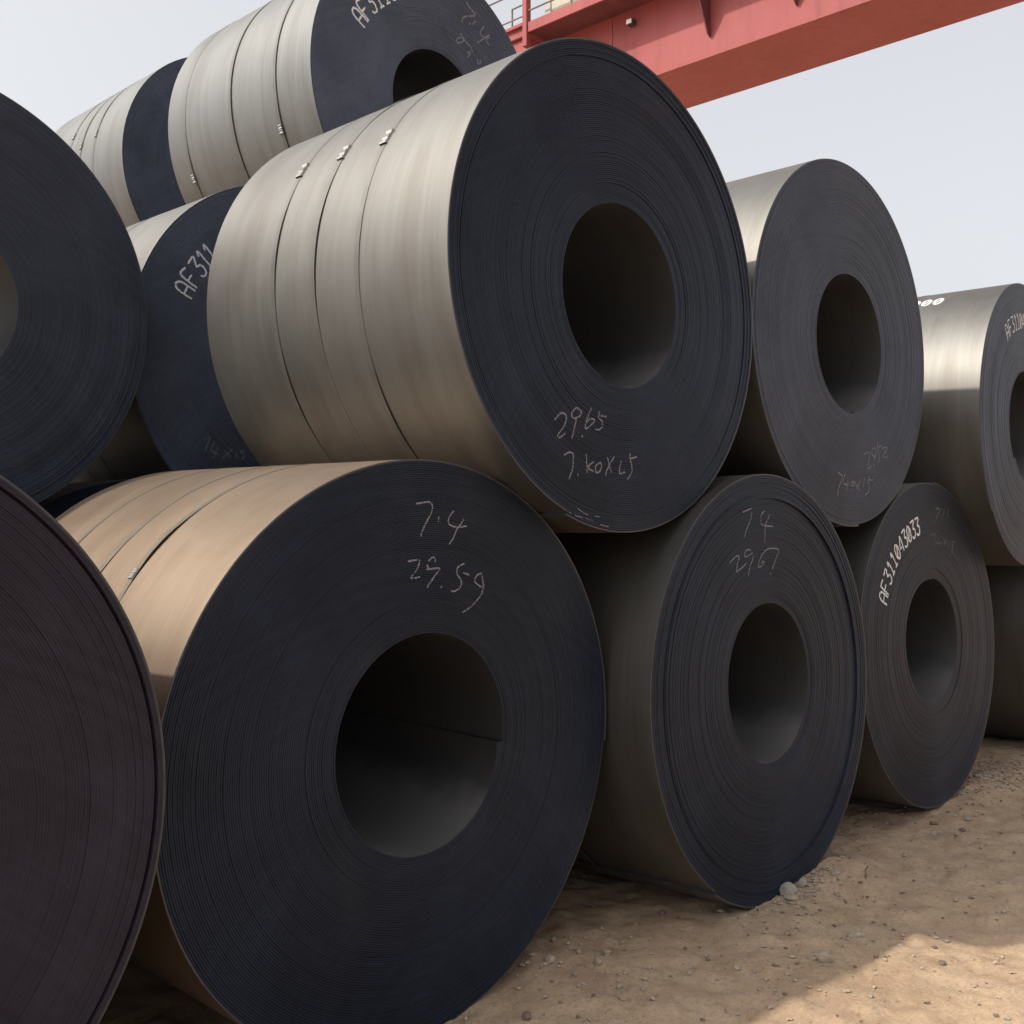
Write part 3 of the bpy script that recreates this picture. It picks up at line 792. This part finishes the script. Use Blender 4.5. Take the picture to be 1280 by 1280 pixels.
def scatter(name, label, mat, pts, smin, smax, seed):
    """countless bits in one mesh"""
    r = np.random.default_rng(seed)
    base = np.array([[1, 0, 0], [-1, 0, 0], [0, 1, 0], [0, -1, 0], [0, 0, 1], [0, 0, -.6], [.62, .62, .5], [-.62, .6, .45], [.6, -.62, .4], [-.6, -.6, .5]], float)
    tri = np.array([[0, 6, 8], [6, 4, 8], [6, 2, 4], [2, 7, 4], [7, 1, 4], [1, 9, 4], [9, 3, 4], [3, 8, 4], [0, 2, 6], [2, 1, 7], [1, 3, 9], [3, 0, 8],
                    [0, 5, 2], [2, 5, 1], [1, 5, 3], [3, 5, 0]])
    V, T = [], []
    z = ground_h(pts[:, 0], pts[:, 1]) - 0.005
    for i in range(len(pts)):
        s = smin + (smax - smin) * r.random() ** 3
        b = base * (1 + r.uniform(-.28, .28, base.shape)) * np.array([s * r.uniform(.8, 1.5), s * r.uniform(.7, 1.1), s * r.uniform(.45, .9)])
        a = r.uniform(0, 6.28); ca, sa = math.cos(a), math.sin(a)
        V.append(np.stack([b[:, 0] * ca - b[:, 1] * sa + pts[i, 0], b[:, 0] * sa + b[:, 1] * ca + pts[i, 1], b[:, 2] + z[i] + s * 0.25], -1))
        T.append(tri + i * 10)
    o = obj(name, mesh_from(name, np.concatenate(V), np.concatenate(T), False, (mat,)))
    return tag(o, label, None, None, 'stuff')
r = np.random.default_rng(5)
def cloud(n, cx, cy, sx, sy): return np.stack([r.normal(cx, sx, n), r.normal(cy, sy, n)], -1)
def flat(n, x0, x1, y0, y1): return np.stack([r.uniform(x0, x1, n), r.uniform(y0, y1, n)], -1)
p1 = np.concatenate([flat(1300, -0.3, 6.5, -2.3, 0.7), cloud(260, 2.0, -0.30, .18, .07), cloud(900, 4.95, -0.15, .45, .16), cloud(160, 1.3, -.75, .35, .15), cloud(160, 0.7, -.1, .2, .15)])
scatter('gravel', 'tan pebbles and crumbs of earth strewn over the dirt', M_STONE, p1, .0025, .014, 1)
p2 = np.concatenate([flat(1100, -0.3, 6.5, -2.3, 0.7), cloud(450, 4.9, -0.17, .45, .16), cloud(120, 1.9, -0.5, .4, .2)])
scatter('dirt_clods', 'dark brown crumbs of earth strewn over the dirt', M_BROWN, p2, .0025, .012, 2)
p3 = np.concatenate([flat(70, -0.3, 6.5, -2.3, 0.7), cloud(260, 4.75, -0.12, .40, .12), cloud(60, 2.05, -0.33, .12, .05)])
scatter('gravel', 'pale grey gravel heaped at the foot of the coded coil', M_PALE, p3, .003, .016, 3)

# a dry stick poking out of the dirt
tw = MB()
tw.tube((0, 0, -.02), (.016, .006, .040), .005, 6).tube((.015, .0055, .036), (.030, .000, .052), .0035, 6)
tag(tw.build('twig', M_BROWN, None, loc=(2.36, -0.46, hz(2.36, -0.46))), 'short dark stick upright in the dirt right of the coil foot', 'twig')

# ------------------------------------------------------------------ gantry crane behind the stack
crane = empty('gantry_crane', Matrix.Translation((12.0, 14.0, 0.0)))
tag(crane, 'red gantry crane girder with railed walkway crossing the sky above the stack', 'gantry crane')
def cb(mb, name, mat, bevel=0.0, parent=None):
    o = mb.build(name, mat, parent or crane, bevel)
    if parent is None: o.location = (-12.0, -14.0, 0.0)
    return o
Y0, Y1 = -26.0, 17.0
cb(MB().box(11.33, 12.60, Y0, Y1, 9.0, 10.75), 'girder', M_RED, 0.012)
cb(MB().box(11.29, 12.74, Y0, Y1, 8.962, 8.998), 'bottom_flange', M_RED)
cb(MB().box(12.60, 12.76, Y0, Y1, 9.0, 9.10), 'flange_dark_strip', M_DARK)  # dark strip along the far edge of the bottom flange
for yy in (7.95, 1.6, -4.8):
    cb(MB().box(11.318, 11.329, yy - .03, yy + .03, 9.01, 10.2), 'web_seam', M_RED)
cb(MB().box(10.803, 11.327, Y0, 9.3, 10.225, 10.26), 'walkway_deck', M_RED_SHADE)
cb(MB().box(10.76, 10.80, Y0, 9.3, 10.22, 10.39), 'edge_beam', M_RED)
for i in (2, 3, 4, 5, 6, 7, 8, 9, 10, 11, 12, 13):
    yy = 9.0 - 1.48 * i - 0.02
    cb(MB().prism([(11.327, 10.222), (10.83, 10.222), (10.83, 10.15), (11.25, 9.33), (11.327, 9.28)], (yy - .012, yy + .012)), 'bracket', M_RED_SHADE)
# end platform beyond the thick post
cb(MB().box(10.80, 11.32, 9.42, 12.2, 10.20, 10.42), 'end_platform', M_RED, 0.01)
cb(MB().box(10.86, 11.32, 9.42, 12.2, 9.98, 10.197), 'end_beam', M_RED, 0.01)
cb(MB().box(10.74, 10.797, 9.42, 12.2, 10.36, 10.42), 'toe_board', M_RED, 0.005)
cb(MB().prism([(10.86, 9.977), (11.32, 9.977), (11.32, 9.70)], (9.42, 12.2)), 'platform_haunch', M_RED)
cb(MB().box(10.73, 10.85, 9.31, 9.41, 9.98, 11.5), 'corner_post', M_RED, 0.008)
for i in range(15):
    yy = 8.35 - 1.25 * i
    cb(MB().tube((10.78, yy, 10.39), (10.78, yy, 11.45), .020, 8), 'rail_post', M_RAIL)
for z in (10.60, 10.86, 11.14, 11.45):
    cb(MB().tube((10.78, Y0, z), (10.78, 9.30, z), .016, 8), 'handrail', M_RAIL)
for yy in (9.68, 10.6, 11.5):
    cb(MB().tube((10.77, yy, 10.42), (10.77, yy, 11.05 if yy > 10 else 10.74), .018, 8), 'rail_post', M_RAIL)
cb(MB().tube((10.77, 9.41, 10.74), (10.77, 9.68, 10.74), .016, 8), 'handrail', M_RAIL)
cb(MB().tube((10.77, 9.41, 10.54), (10.77, 12.2, 10.54), .014, 8), 'handrail', M_RAIL)
cb(MB().tube((10.77, 9.41, 11.0), (10.77, 12.2, 11.0), .016, 8), 'handrail', M_RAIL)
cab = cb(MB().box(11.02, 11.30, 4.2, 9.10, 10.40, 12.3), 'electrical_cabinet', M_CREAM, 0.01)
for yy in (9.06, 7.4, 5.8, 4.3):
    cb(MB().box(11.00, 11.018, yy - .06, yy + .06, 10.41, 12.28), 'cabinet_stile', M_CREAM2, 0, cab)
lamp = cb(MB().box(11.22, 11.326, 7.43, 7.55, 9.93, 10.02), 'floodlight', M_DARK, 0.006)
cb(MB().box(11.206, 11.218, 7.44, 7.54, 9.94, 10.01), 'lamp_glass', M_LAMP, 0, lamp)
for yy in (14.0, -22.0):
    for xx in (11.45, 12.2):
        cb(MB().prism([(xx - .2 - (0.9 if xx < 12 else -.9), 0.0), (xx + .2 - (0.9 if xx < 12 else -.9), 0.0), (xx + .2, 8.96), (xx - .2, 8.96)], (yy - .25, yy + .25)), 'leg', M_RED, 0.01)
